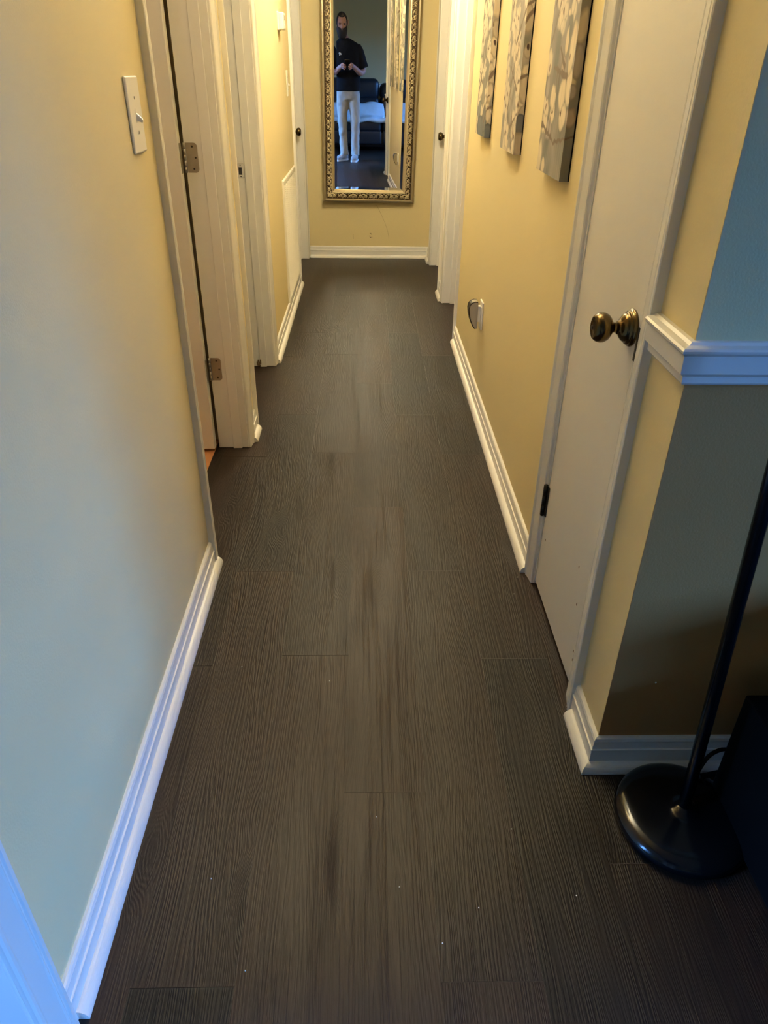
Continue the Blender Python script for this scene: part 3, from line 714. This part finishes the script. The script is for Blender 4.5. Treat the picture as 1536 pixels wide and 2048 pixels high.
# silvered glass with a bevelled border
gi, ge, bevw, rise = 0.080, 0.0, 0.026, 0.0008
b = B()
x0, x1, z0, z1 = -hwm+gi, hwm-gi, gi, MH-gi
o4 = [b.verts.new(p) for p in ((x0, -0.0085-rise, z0), (x1, -0.0085-rise, z0), (x1, -0.0085-rise, z1), (x0, -0.0085-rise, z1))]
i4 = [b.verts.new(p) for p in ((x0+bevw, -0.0085, z0+bevw), (x1-bevw, -0.0085, z0+bevw), (x1-bevw, -0.0085, z1-bevw), (x0+bevw, -0.0085, z1-bevw))]
k4 = [b.verts.new(p) for p in ((x0, -0.0035, z0), (x1, -0.0035, z0), (x1, -0.0035, z1), (x0, -0.0035, z1))]
b.faces.new(i4); b.faces.new(k4)
for j in range(4):
    k = (j+1) % 4
    b.faces.new((o4[j], o4[k], i4[k], i4[j])); b.faces.new((k4[j], k4[k], o4[k], o4[j]))
obj('mirror_glass', b, mirrorm, mir)
b = B(); box(b, (-hwm+0.02, -0.003, 0.02), (hwm-0.02, 0.0, MH-0.02)); obj('backing_board', b, blackm, mir)

# ------------------------------------------------------------------ floor lamp, speaker
lp = empty('floor_lamp', (0.622, 0.888, 0)); tag(lp, 'black floor lamp with a domed round base and thin pole, at the wall corner', 'lamp')
b = B(); lathe(b, (0, 0, 0.0005), (0, 0, 1), [(0, 0), (0.108, 0), (0.120, 0.002), (0.1265, 0.008), (0.1275, 0.015), (0.124, 0.023), (0.115, 0.030), (0.103, 0.034), (0.088, 0.036), (0.035, 0.041), (0.020, 0.044), (0.014, 0.052), (0.0, 0.052)], 56)
obj('base', b, blackp, lp, True)
tip = Vector((-0.055, 0.080, 1.74)); bot = Vector((0, 0, 0.045))
b = B(); tube(b, [bot, bot.lerp(tip, 0.5), tip], 0.0118, 16); obj('pole', b, blackp, lp, True)
ax = (tip-bot).normalized()
b = B(); lathe(b, tip, (0, 0, 1), [(0, -0.01), (0.014, -0.01), (0.02, 0.0), (0.045, 0.025), (0.060, 0.055), (0.064, 0.085), (0.061, 0.085), (0.056, 0.056), (0.042, 0.030), (0, 0.012)], 32)
obj('lamp_shade', b, shadem, lp, True, (0, 0, 0))
b = B(); P = [(0.030, 0.045, 0.036), (0.052, 0.072, 0.062), (0.075, 0.090, 0.088), (0.105, 0.098, 0.098), (0.14, 0.101, 0.085), (0.20, 0.105, 0.04), (0.30, 0.105, 0.006), (0.48, 0.105, 0.005)]
Q = []
for i in range(len(P)-1):
    for k in range(4): Q.append(Vector(P[i]).lerp(Vector(P[i+1]), k/4))
for _ in range(3): Q = [Q[0]]+[(Q[i-1]+Q[i]*2+Q[i+1])/4 for i in range(1, len(Q)-1)]+[Q[-1]]
tube(b, Q, 0.0042, 8); obj('cord', b, blackm, lp, True)

sp = empty('speaker_box', (0.90, 0.70, 0)); tag(sp, 'black box speaker on the floor beside the lamp base', 'speaker')
b = B(); box(b, (-0.195, -0.26, 0.018), (0.20, 0.25, 0.288), 0.004, 2); obj('cabinet', b, blackm, sp)
b = B(); box(b, (-0.18, -0.272, 0.034), (0.185, -0.2605, 0.272), 0.004, 2); obj('grille_cloth', b, blackm, sp)
for x in (-0.165, 0.17):
    for y in (-0.22, 0.225):
        b = B(); lathe(b, (x, y, 0.0005), (0, 0, 1), [(0, 0), (0.017, 0), (0.019, 0.005), (0.019, 0.0185), (0, 0.0185)], 16); obj('foot', b, blackm, sp, True)
b = B(); Q = [(-0.10, 0.255, 0.060), (-0.16, 0.268, 0.050), (-0.212, 0.262, 0.042), (-0.208, 0.250, 0.030), (-0.16, 0.262, 0.010), (0.1, 0.27, 0.0065)]
tube(b, Q, 0.006, 8); obj('power_lead', b, blackm, sp, True)

mc = empty('shading_cabinet', (1.86, 0.79, 0)); tag(mc, 'wide black cabinet out of view, added to shade the dark wall', 'cabinet')  # out of view, added to cast the shadow on the brown wall
b = B(); box(b, (-0.70, -0.21, 0.05), (0.70, 0.21, 0.56), 0.003, 1); obj('body', b, blackm, mc)
b = B(); box(b, (-0.72, -0.225, 0.5605), (0.72, 0.215, 0.585), 0.004, 2); obj('top', b, blackp, mc)
for x0 in (-0.69, -0.2267, 0.2367):
    b = B(); box(b, (x0, -0.228, 0.07), (x0+0.453, -0.2105, 0.55), 0.003, 1); dr = obj('door', b, blackp, mc)
    b = B(); box(b, (x0+0.40, -0.243, 0.28), (x0+0.412, -0.2285, 0.38), 0.003, 2); obj('handle', b, bronzed, dr)
for x in (-0.66, 0.66):
    for y in (-0.17, 0.17):
        b = B(); box(b, (x-0.02, y-0.02, 0.0005), (x+0.02, y+0.02, 0.05), 0.002, 1); obj('foot', b, blackm, mc)

# lint specks on the floor
b = B()
for x, y in ((0.285, 0.875), (0.02, 0.905), (0.20, 0.72), (-0.31, 1.33), (-0.285, 0.78), (-0.09, 1.28), (0.06, 0.76), (0.38, 0.74), (0.13, 0.66), (-0.2, 0.62), (0.03, 3.9), (0.42, 1.62), (0.445, 1.70)):
    lathe(b, (x, y, 0.0002), (0, 0, 1), [(0, 0), (0.0013, 0), (0.001, 0.001), (0, 0.0014)], 6)
o = obj('lint_specks', b, lint); o['kind'] = 'stuff'; tag(o, 'tiny white specks of lint scattered on the dark plank floor', 'lint')

# hall ceiling light, and a bowl uplight added to brighten the near walls
for ly, lab in ((4.05, 'round flush ceiling light with frosted shade over the middle of the hall'), (2.35, 'unseen bronze bowl uplight near the closet door, added to brighten the walls')):
    cl = empty('ceiling_light', (0.02 if ly > 3 else -0.16, ly, HC)); tag(cl, lab, 'ceiling light')
    b = B(); lathe(b, (0, 0, 0), (0, 0, -1), [(0, 0), (0.15, 0), (0.155, 0.01), (0.15, 0.022), (0, 0.022)], 32); obj('canopy', b, bronzed, cl, True)
    if ly > 3:
        b = B(); lathe(b, (0, 0, 0), (0, 0, -1), [(0, 0.022), (0.138, 0.022), (0.135, 0.035), (0.11, 0.052), (0.06, 0.064), (0, 0.066)], 32); obj('shade', b, glowm, cl, True)
    else:
        b = B(); lathe(b, (0, 0, 0), (0, 0, -1), [(0, 0.295), (0.10, 0.290), (0.18, 0.265), (0.225, 0.225), (0.22, 0.225), (0.175, 0.260), (0.10, 0.280), (0, 0.285)], 36); obj('bowl_shade', b, bronzed, cl, True)
        b = B(); lathe(b, (0, 0, 0), (0, 0, -1), [(0, 0.02), (0.012, 0.02), (0.012, 0.284), (0, 0.284)], 12); obj('stem', b, bronzed, cl, True)

# ------------------------------------------------------------------ person with phone (seen in the mirror)
per = empty('person', (0.02, -0.34, 0)); tag(per, 'bearded man in black t-shirt and khaki trousers looking down at his phone', 'person')
po = Vector((0.02, -0.34, 0))
def rel(p): return Vector(p)-po
def skinned(name, verts, edges, rads, m, root=0, sub=2, parent=per):
    me = bpy.data.meshes.new(name); me.from_pydata([tuple(v) for v in verts], edges, []); me.materials.append(m)
    o = bpy.data.objects.new(name, me); C.objects.link(o); o.parent = parent
    o.modifiers.new('skin', 'SKIN'); o.modifiers.new('sub', 'SUBSURF').levels = sub
    o.modifiers['sub'].render_levels = sub; o.modifiers['skin'].use_smooth_shade = True
    sv = me.skin_vertices[0].data
    for i, r in enumerate(rads):
        sv[i].radius = (r, r) if not isinstance(r, tuple) else r
        sv[i].use_root = (i == root)
    return o
# phone axes
lens = Vector((0, 0, CAMZ)); pu = -cd; pr = cr; pf = cf           # phone up, right, facing (back of phone)
pc = lens-pf*0.012-pu*0.058+pr*0.010
V, E_, RD = [], [], []
def jv(p, r, par=None):
    V.append(rel(p)); RD.append(r)
    if par is not None: E_.append((par, len(V)-1))
    return len(V)-1
pel = jv((0.02, -0.35, 0.94), (0.13, 0.09)); ab = jv((0.02, -0.355, 1.10), (0.125, 0.085), pel); ch = jv((0.015, -0.365, 1.32), (0.14, 0.09), ab)
un = jv((0.0, -0.365, 1.47), (0.085, 0.07), ch); nk = jv((-0.02, -0.345, 1.545), 0.055, un); nk2 = jv((-0.035, -0.315, 1.605), 0.055, nk)
hd = jv((-0.045, -0.285, 1.70), (0.072, 0.085), nk2)
hands = []
for s_ in (-1, 1):
    sh = jv((0.005+s_*0.150, -0.365, 1.430), 0.045, un)
    el = jv((0.02+s_*0.235, -0.33, 1.150), 0.042, sh)
    fm = jv((0.015+s_*0.185, -0.22, 1.125), 0.043, el)
    wr = pc+pr*s_*0.085-pu*0.055-pf*0.065
    wv = jv(wr, (0.028, 0.022), fm)
    pm = jv(pc+pr*s_*0.072-pu*0.030-pf*0.026, (0.036, 0.024), wv)
    # four fingers wrap behind the phone back, thumb lies over its screen side
    for k in range(4):
        base = pc+pr*s_*(0.060)+pu*(0.018-0.021*k)-pf*(0.012)
        kn_ = jv(base, 0.0105, pm)
        ln = (0.030, 0.036, 0.034, 0.026)[k]
        a1 = jv(base+pr*(-s_*0.004)+pf*0.022+pu*0.002, 0.0088, kn_)
        a2 = jv(base+pr*(-s_*ln*0.8)+pf*0.0270-pu*0.003, 0.0080, a1)
        jv(base+pr*(-s_*ln*1.3)+pf*0.0260-pu*0.006, 0.0068, a2)
    tb = jv(pc+pr*s_*0.055-pu*0.048-pf*0.024, 0.013, pm)
    t1 = jv(pc+pr*s_*0.040-pu*0.028-pf*0.022, 0.0105, tb)
    jv(pc+pr*s_*0.026-pu*0.012-pf*0.019, 0.0085, t1)
body = skinned('body', V, E_, RD, skin, root=pel)
# head: shaped lofted shell, tilted down toward the phone, sharing the body's skin
hc = rel((-0.050, -0.268, 1.727)); tilt = math.radians(22)
fx = Vector((1, 0, 0)); fy = Vector((0, math.cos(tilt), -math.sin(tilt))); fz = Vector((0, math.sin(tilt), math.cos(tilt)))
def head_pt(az, el, grow=1.0):
    x, y, z_ = math.cos(el)*math.sin(az), math.cos(el)*math.cos(az), math.sin(el)
    px, py, pz = 0.077*x, 0.098*y, 0.118*z_
    if z_ < 0:
        k = -z_; px *= 1-0.30*k*k; py = py*(1-0.15*k)+0.018*k*(1 if y > -0.2 else 0)
    if y > 0.55:                                   # face
        u, v = x/0.6, z_
        nose = math.exp(-((u/0.20)**2))*math.exp(-(((v+0.20)/0.20)**2)); py += 0.024*nose
        for sx in (-1, 1): py -= 0.012*math.exp(-(((u-sx*0.42)/0.20)**2)-(((v-0.02)/0.12)**2))
        py += 0.006*math.exp(-((v-0.20)/0.10)**2); py -= 0.004*math.exp(-((u/0.4)**2)-((v+0.47)/0.05)**2)
        py += 0.008*math.exp(-((u/0.3)**2)-((v+0.75)/0.15)**2)
    return hc+(fx*px+fy*py+fz*pz)*grow
def head_shell(sel, grow, thick_noise=0.0, n=40, m=28):
    b = B(); g_ = {}
    for j in range(m+1):
        el = -pi/2+pi*j/m
        for i in range(n):
            az = -pi+2*pi*i/n
            p = head_pt(az, el, grow)
            if thick_noise: p = p+(p-hc).normalized()*thick_noise*noise.noise(p*60)
            g_[i, j] = b.verts.new(p)
    for j in range(m):
        for i in range(n):
            if sel(-pi+2*pi*(i+0.5)/n, -pi/2+pi*(j+0.5)/m):
                b.faces.new((g_[i, j], g_[(i+1) % n, j], g_[(i+1) % n, j+1], g_[i, j+1]))
    bmesh.ops.delete(b, geom=[v for v in b.verts if not v.link_faces], context='VERTS')
    bmesh.ops.remove_doubles(b, verts=b.verts, dist=0.0004)
    return b
hb = head_shell(lambda a, e: True, 1.0)
for s_ in (-1, 1):                                 # ears
    c = hc+fx*s_*0.078-fy*0.012-fz*0.004
    rings(hb, [ell(c+fx*s_*d_, r1, r2, 12, fy, fz) for d_, r1, r2 in ((-0.012, 0.012, 0.024), (0.004, 0.018, 0.031), (0.012, 0.020, 0.034), (0.015, 0.014, 0.026))])
head = obj('head', hb, skin, body, True)
hair_sel = lambda a, e: e > 0.80 or (abs(a) >= 0.95 and e > -0.25 and abs(a) < 1.7) or (abs(a) >= 1.7 and e > -0.35)
o = obj('hair', head_shell(hair_sel, 1.035, 0.002), hairm, body, True); o.modifiers.new('solid', 'SOLIDIFY').thickness = 0.006
bb_ = B()
rr_ = []
for k, (dz, dy, rx, ry) in enumerate(((-0.020, 0.040, 0.072, 0.030), (-0.050, 0.056, 0.076, 0.046), (-0.085, 0.054, 0.074, 0.052), (-0.120, 0.054, 0.068, 0.048), (-0.155, 0.058, 0.058, 0.038), (-0.180, 0.060, 0.036, 0.022))):
    c = hc+fy*dy+fz*dz; ring_ = ell(c, rx, ry, 22, fx, fy)
    rr_.append([p+(p-c).normalized()*0.004*noise.noise(p*70) for p in ring_])
rings(bb_, rr_); obj('beard', bb_, hairm, body, True)
for s_ in (-1, 1):
    b = B(); c = hc+fx*s_*0.030+fy*0.081+fz*0.004
    bmesh.ops.create_uvsphere(b, u_segments=12, v_segments=8, radius=0.010, matrix=Matrix.Translation(c)); obj('eye', b, eyem, body, True)
    b = B(); rings(b, [ell(c+fx*s_*q*0.014+fz*(0.020-0.003*abs(q))+fy*0.012, 0.004, 0.003, 6, fy, fz) for q in (-1, 0, 1)]); obj('eyebrow', b, hairm, body, True)
b = B(); rings(b, [ell(hc+fx*q*0.020+fy*(0.098-0.006*q*q)-fz*0.056, 0.006, 0.005*(1-0.6*abs(q)), 8, fy, fz) for q in (-1, -0.5, 0, 0.5, 1)]); obj('mouth', b, skin, body, True)

def clothing(name, bm_, m, vox=0.011, disp=0.010, tex=0.13, parent=per):
    o = obj(name, bm_, m, parent, True)
    r = o.modifiers.new('join', 'REMESH'); r.mode = 'VOXEL'; r.voxel_size = vox; r.use_smooth_shade = True
    s_ = o.modifiers.new('soft', 'SMOOTH'); s_.iterations = 4; s_.factor = 0.5
    t_ = bpy.data.textures.new(name+' folds', 'CLOUDS'); t_.noise_scale = tex; t_.noise_depth = 1
    d_ = o.modifiers.new('folds', 'DISPLACE'); d_.texture = t_; d_.strength = disp; d_.mid_level = 0.5; d_.texture_coords = 'LOCAL'
    return o
b = B()
rings(b, [ell(rel((cx, cy, z_)), rx, ry, 26, p=2.4) for z_, cx, cy, rx, ry in ((0.905, 0.025, -0.35, 0.182, 0.132), (0.95, 0.025, -0.35, 0.184, 0.133), (1.05, 0.025, -0.352, 0.180, 0.130), (1.18, 0.02, -0.358, 0.190, 0.132), (1.32, 0.015, -0.362, 0.205, 0.132), (1.42, 0.010, -0.365, 0.205, 0.118), (1.475, 0.005, -0.365, 0.175, 0.098), (1.515, -0.004, -0.36, 0.115, 0.078), (1.545, -0.014, -0.352, 0.074, 0.066))])
for s_ in (-1, 1):
    A0 = rel((0.01+s_*0.14, -0.365, 1.455)); A1 = rel((0.02+s_*0.232, -0.338, 1.185)); dr = (A1-A0).normalized()
    sx_ = dr.cross(Vector((0, 1, 0))).normalized(); sy_ = dr.cross(sx_)
    rings(b, [ell(A0.lerp(A1, t_), r_, r2, 18, sx_, sy_) for t_, r_, r2 in ((0, 0.062, 0.075), (0.25, 0.078, 0.080), (0.6, 0.074, 0.078), (1.0, 0.076, 0.082))])
shirt = clothing('tshirt', b, shirtm, disp=0.014)
b = B()
for x, z_, r_ in ((-0.092, 1.366, 0.010), (-0.078, 1.360, 0.012), (-0.088, 1.346, 0.008), (-0.066, 1.352, 0.007)):
    lathe(b, (x, -0.231, z_), (0, 1, 0), [(0, 0), (r_, 0), (r_*0.8, 0.004), (0, 0.005)], 10)
bmesh.ops.translate(b, verts=b.verts, vec=-po); obj('chest_print', b, lint, shirt)
b = B()
rings(b, [ell(rel((0.025, -0.35, z_)), rx, ry, 24, p=2.3) for z_, rx, ry in ((0.80, 0.165, 0.118), (0.86, 0.170, 0.122), (0.95, 0.166, 0.118))])
feet = (((-0.040, -0.335), (-0.16, -0.165), -1), ((0.122, -0.275), (0.085, -0.050), 1))
for (ax_, ay_), toe, s_ in feet:
    h0 = rel((0.025+s_*0.083, -0.35, 0.87)); kx = rel(((ax_+0.025+s_*0.083)/2+s_*0.012, (ay_-0.35)/2+0.04, 0.50)); an = rel((ax_, ay_, 0.075))
    rr_ = []
    for t_ in [i/9 for i in range(10)]:
        p = h0.lerp(kx, t_*2) if t_ < 0.5 else kx.lerp(an, t_*2-1)
        r_ = (0.090, 0.088, 0.083, 0.076, 0.070, 0.063, 0.060, 0.058, 0.060, 0.064)[int(t_*9+0.5)]
        rr_.append(ell(p, r_, r_*1.12, 18))
    rings(b, rr_)
clothing('trousers', b, pantm, disp=0.020, tex=0.085)
for (ax_, ay_), toe, s_ in feet:
    hx = Vector((ax_, ay_, 0))-po; d_ = (Vector((*toe, 0))-po-hx); d_.z = 0; d_.normalize(); sd = Vector((-d_.y, d_.x, 0)); up = Vector((0, 0, 1))
    b = B(); rings(b, [ell(hx+d_*q+up*(0.018+hh), wd, hh, 16, sd, up, 2.6) for q, wd, hh in ((-0.070, 0.022, 0.022), (-0.055, 0.036, 0.042), (0.0, 0.041, 0.050), (0.06, 0.043, 0.040), (0.12, 0.048, 0.030), (0.17, 0.044, 0.024), (0.198, 0.026, 0.016))])
    sh = obj('shoe', b, shoem, per, True)
    b = B()
    bot_ = [hx+d_*q+sd*wd for q, wd in ((-0.076, 0.020), (-0.05, 0.040), (0.0, 0.043), (0.06, 0.045), (0.12, 0.051), (0.17, 0.047), (0.203, 0.026))]
    bot_ += [hx+d_*q-sd*wd for q, wd in ((0.203, 0.026), (0.17, 0.047), (0.12, 0.051), (0.06, 0.045), (0.0, 0.043), (-0.05, 0.040), (-0.076, 0.020))]
    rings(b, [[p+up*0.001 for p in bot_], [p+up*0.026 for p in bot_]]); obj('sole', b, solem, sh)
    b = B()
    for q in (0.055, 0.075, 0.095): tube(b, [hx+d_*q+sd*0.022+up*(0.092-0.25*(q-0.055)), hx+d_*q+up*(0.100-0.28*(q-0.055)), hx+d_*q-sd*0.022+up*(0.092-0.25*(q-0.055))], 0.003, 6)
    obj('laces', b, solem, sh)

ph = empty('smartphone'); tag(ph, 'dark smartphone held upright in the two hands of the man in the mirror', 'phone')
ph.matrix_world = Matrix(((pr.x, -pf.x, pu.x, pc.x), (pr.y, -pf.y, pu.y, pc.y), (pr.z, -pf.z, pu.z, pc.z), (0, 0, 0, 1)))
b = B(); box(b, (-0.0375, -0.004, -0.078), (0.0375, 0.004, 0.078), 0.003, 3); obj('body', b, blackp, ph)
b = B(); box(b, (-0.034, 0.0036, -0.074), (0.034, 0.0043, 0.074)); obj('screen', b, blackp, ph)
b = B(); box(b, (-0.022, -0.0062, 0.044), (0.002, -0.0036, 0.072), 0.001, 2); cb = obj('camera_bump', b, blackp, ph)
b = B(); lathe(b, (-0.010, -0.0062, 0.058), (0, -1, 0), [(0, 0), (0.005, 0), (0.005, 0.0008), (0, 0.0008)], 16); obj('camera_lens', b, blackp, cb)

# ------------------------------------------------------------------ sofa and blanket (seen in the mirror)
so = empty('sofa', (0.1, -2.02, 0)); tag(so, 'long black leather reclining sofa along the back wall behind the man', 'sofa')
so_o = Vector((0.1, -2.02, 0))
def puff(name, lo, hi, bev, parent=so, m=leather):
    b = B(); box(b, Vector(lo)-so_o, Vector(hi)-so_o, bev, 4); return obj(name, b, m, parent, True)
puff('base', (-0.42, -2.55, 0.06), (1.60, -1.62, 0.28), 0.02)
for x0, x1 in ((-0.24, 0.600), (0.615, 1.45)):
    s_ = puff('seat_cushion', (x0, -2.30, 0.27), (x1, -1.56, 0.47), 0.06)
    puff('footrest_panel', (x0+0.005, -1.62, 0.10), (x1-0.005, -1.555, 0.30), 0.025)
    top = 1.02 if x1 < 0.61 else 0.955
    bk = puff('back_cushion', (x0, -2.56, 0.42), (x1, -2.20, 0.76), 0.08)
    puff('headrest', (x0, -2.58, 0.70), (x1, -2.24, top), 0.09, bk)
puff('arm', (-0.448, -2.55, 0.04), (-0.25, -1.57, 0.63), 0.07); puff('arm', (1.46, -2.55, 0.04), (1.68, -1.57, 0.63), 0.07)
for x in (-0.35, 1.58):
    for y in (-2.45, -1.68):
        b = B(); lathe(b, Vector((x, y, 0.0005))-so_o, (0, 0, 1), [(0, 0), (0.022, 0), (0.026, 0.045), (0, 0.045)], 12); obj('foot', b, blackm, so)
bl = empty('blanket', (0.1, -1.9, 0.47)); tag(bl, 'light blue fleece throw spread across the seat of the black sofa', 'blanket')
b = B(); NX, NY = 46, 22; G_ = []
for j in range(NY+1):
    row = []
    for i in range(NX+1):
        u = i/NX; v = j/NY
        x = -0.215+0.875*u+0.02*math.sin(9*v); y = -2.17+0.68*v
        zz = 0.478+0.016*noise.noise(Vector((x*7, y*7, 1)))+0.010*math.sin(x*16+2*v)
        if y < -2.02: zz += (-2.02-y)*1.25
        if y > -1.60:
            d_ = y+1.60; y = -1.60+min(d_, 0.062); zz -= max(0, d_-0.035)*0.9
        row.append(b.verts.new(Vector((x, y, zz+0.012))-Vector((0.1, -1.9, 0.47))))
    G_.append(row)
for j in range(NY):
    for i in range(NX): b.faces.new((G_[j][i], G_[j][i+1], G_[j+1][i+1], G_[j+1][i]))
o = obj('throw', b, blanketm, bl, True); o.modifiers.new('solid', 'SOLIDIFY').thickness = 0.012
for c_ in (NX, 0):
    e_ = G_ and None
b = B(); lathe(b, (0.565, 0.36, 0.0), (0.3, 0.4, -1), [(0, 0), (0.012, 0.004), (0.010, 0.012), (0.018, 0.03), (0.022, 0.06), (0, 0.062)], 10); obj('tassel', b, blanketm, bl, True)
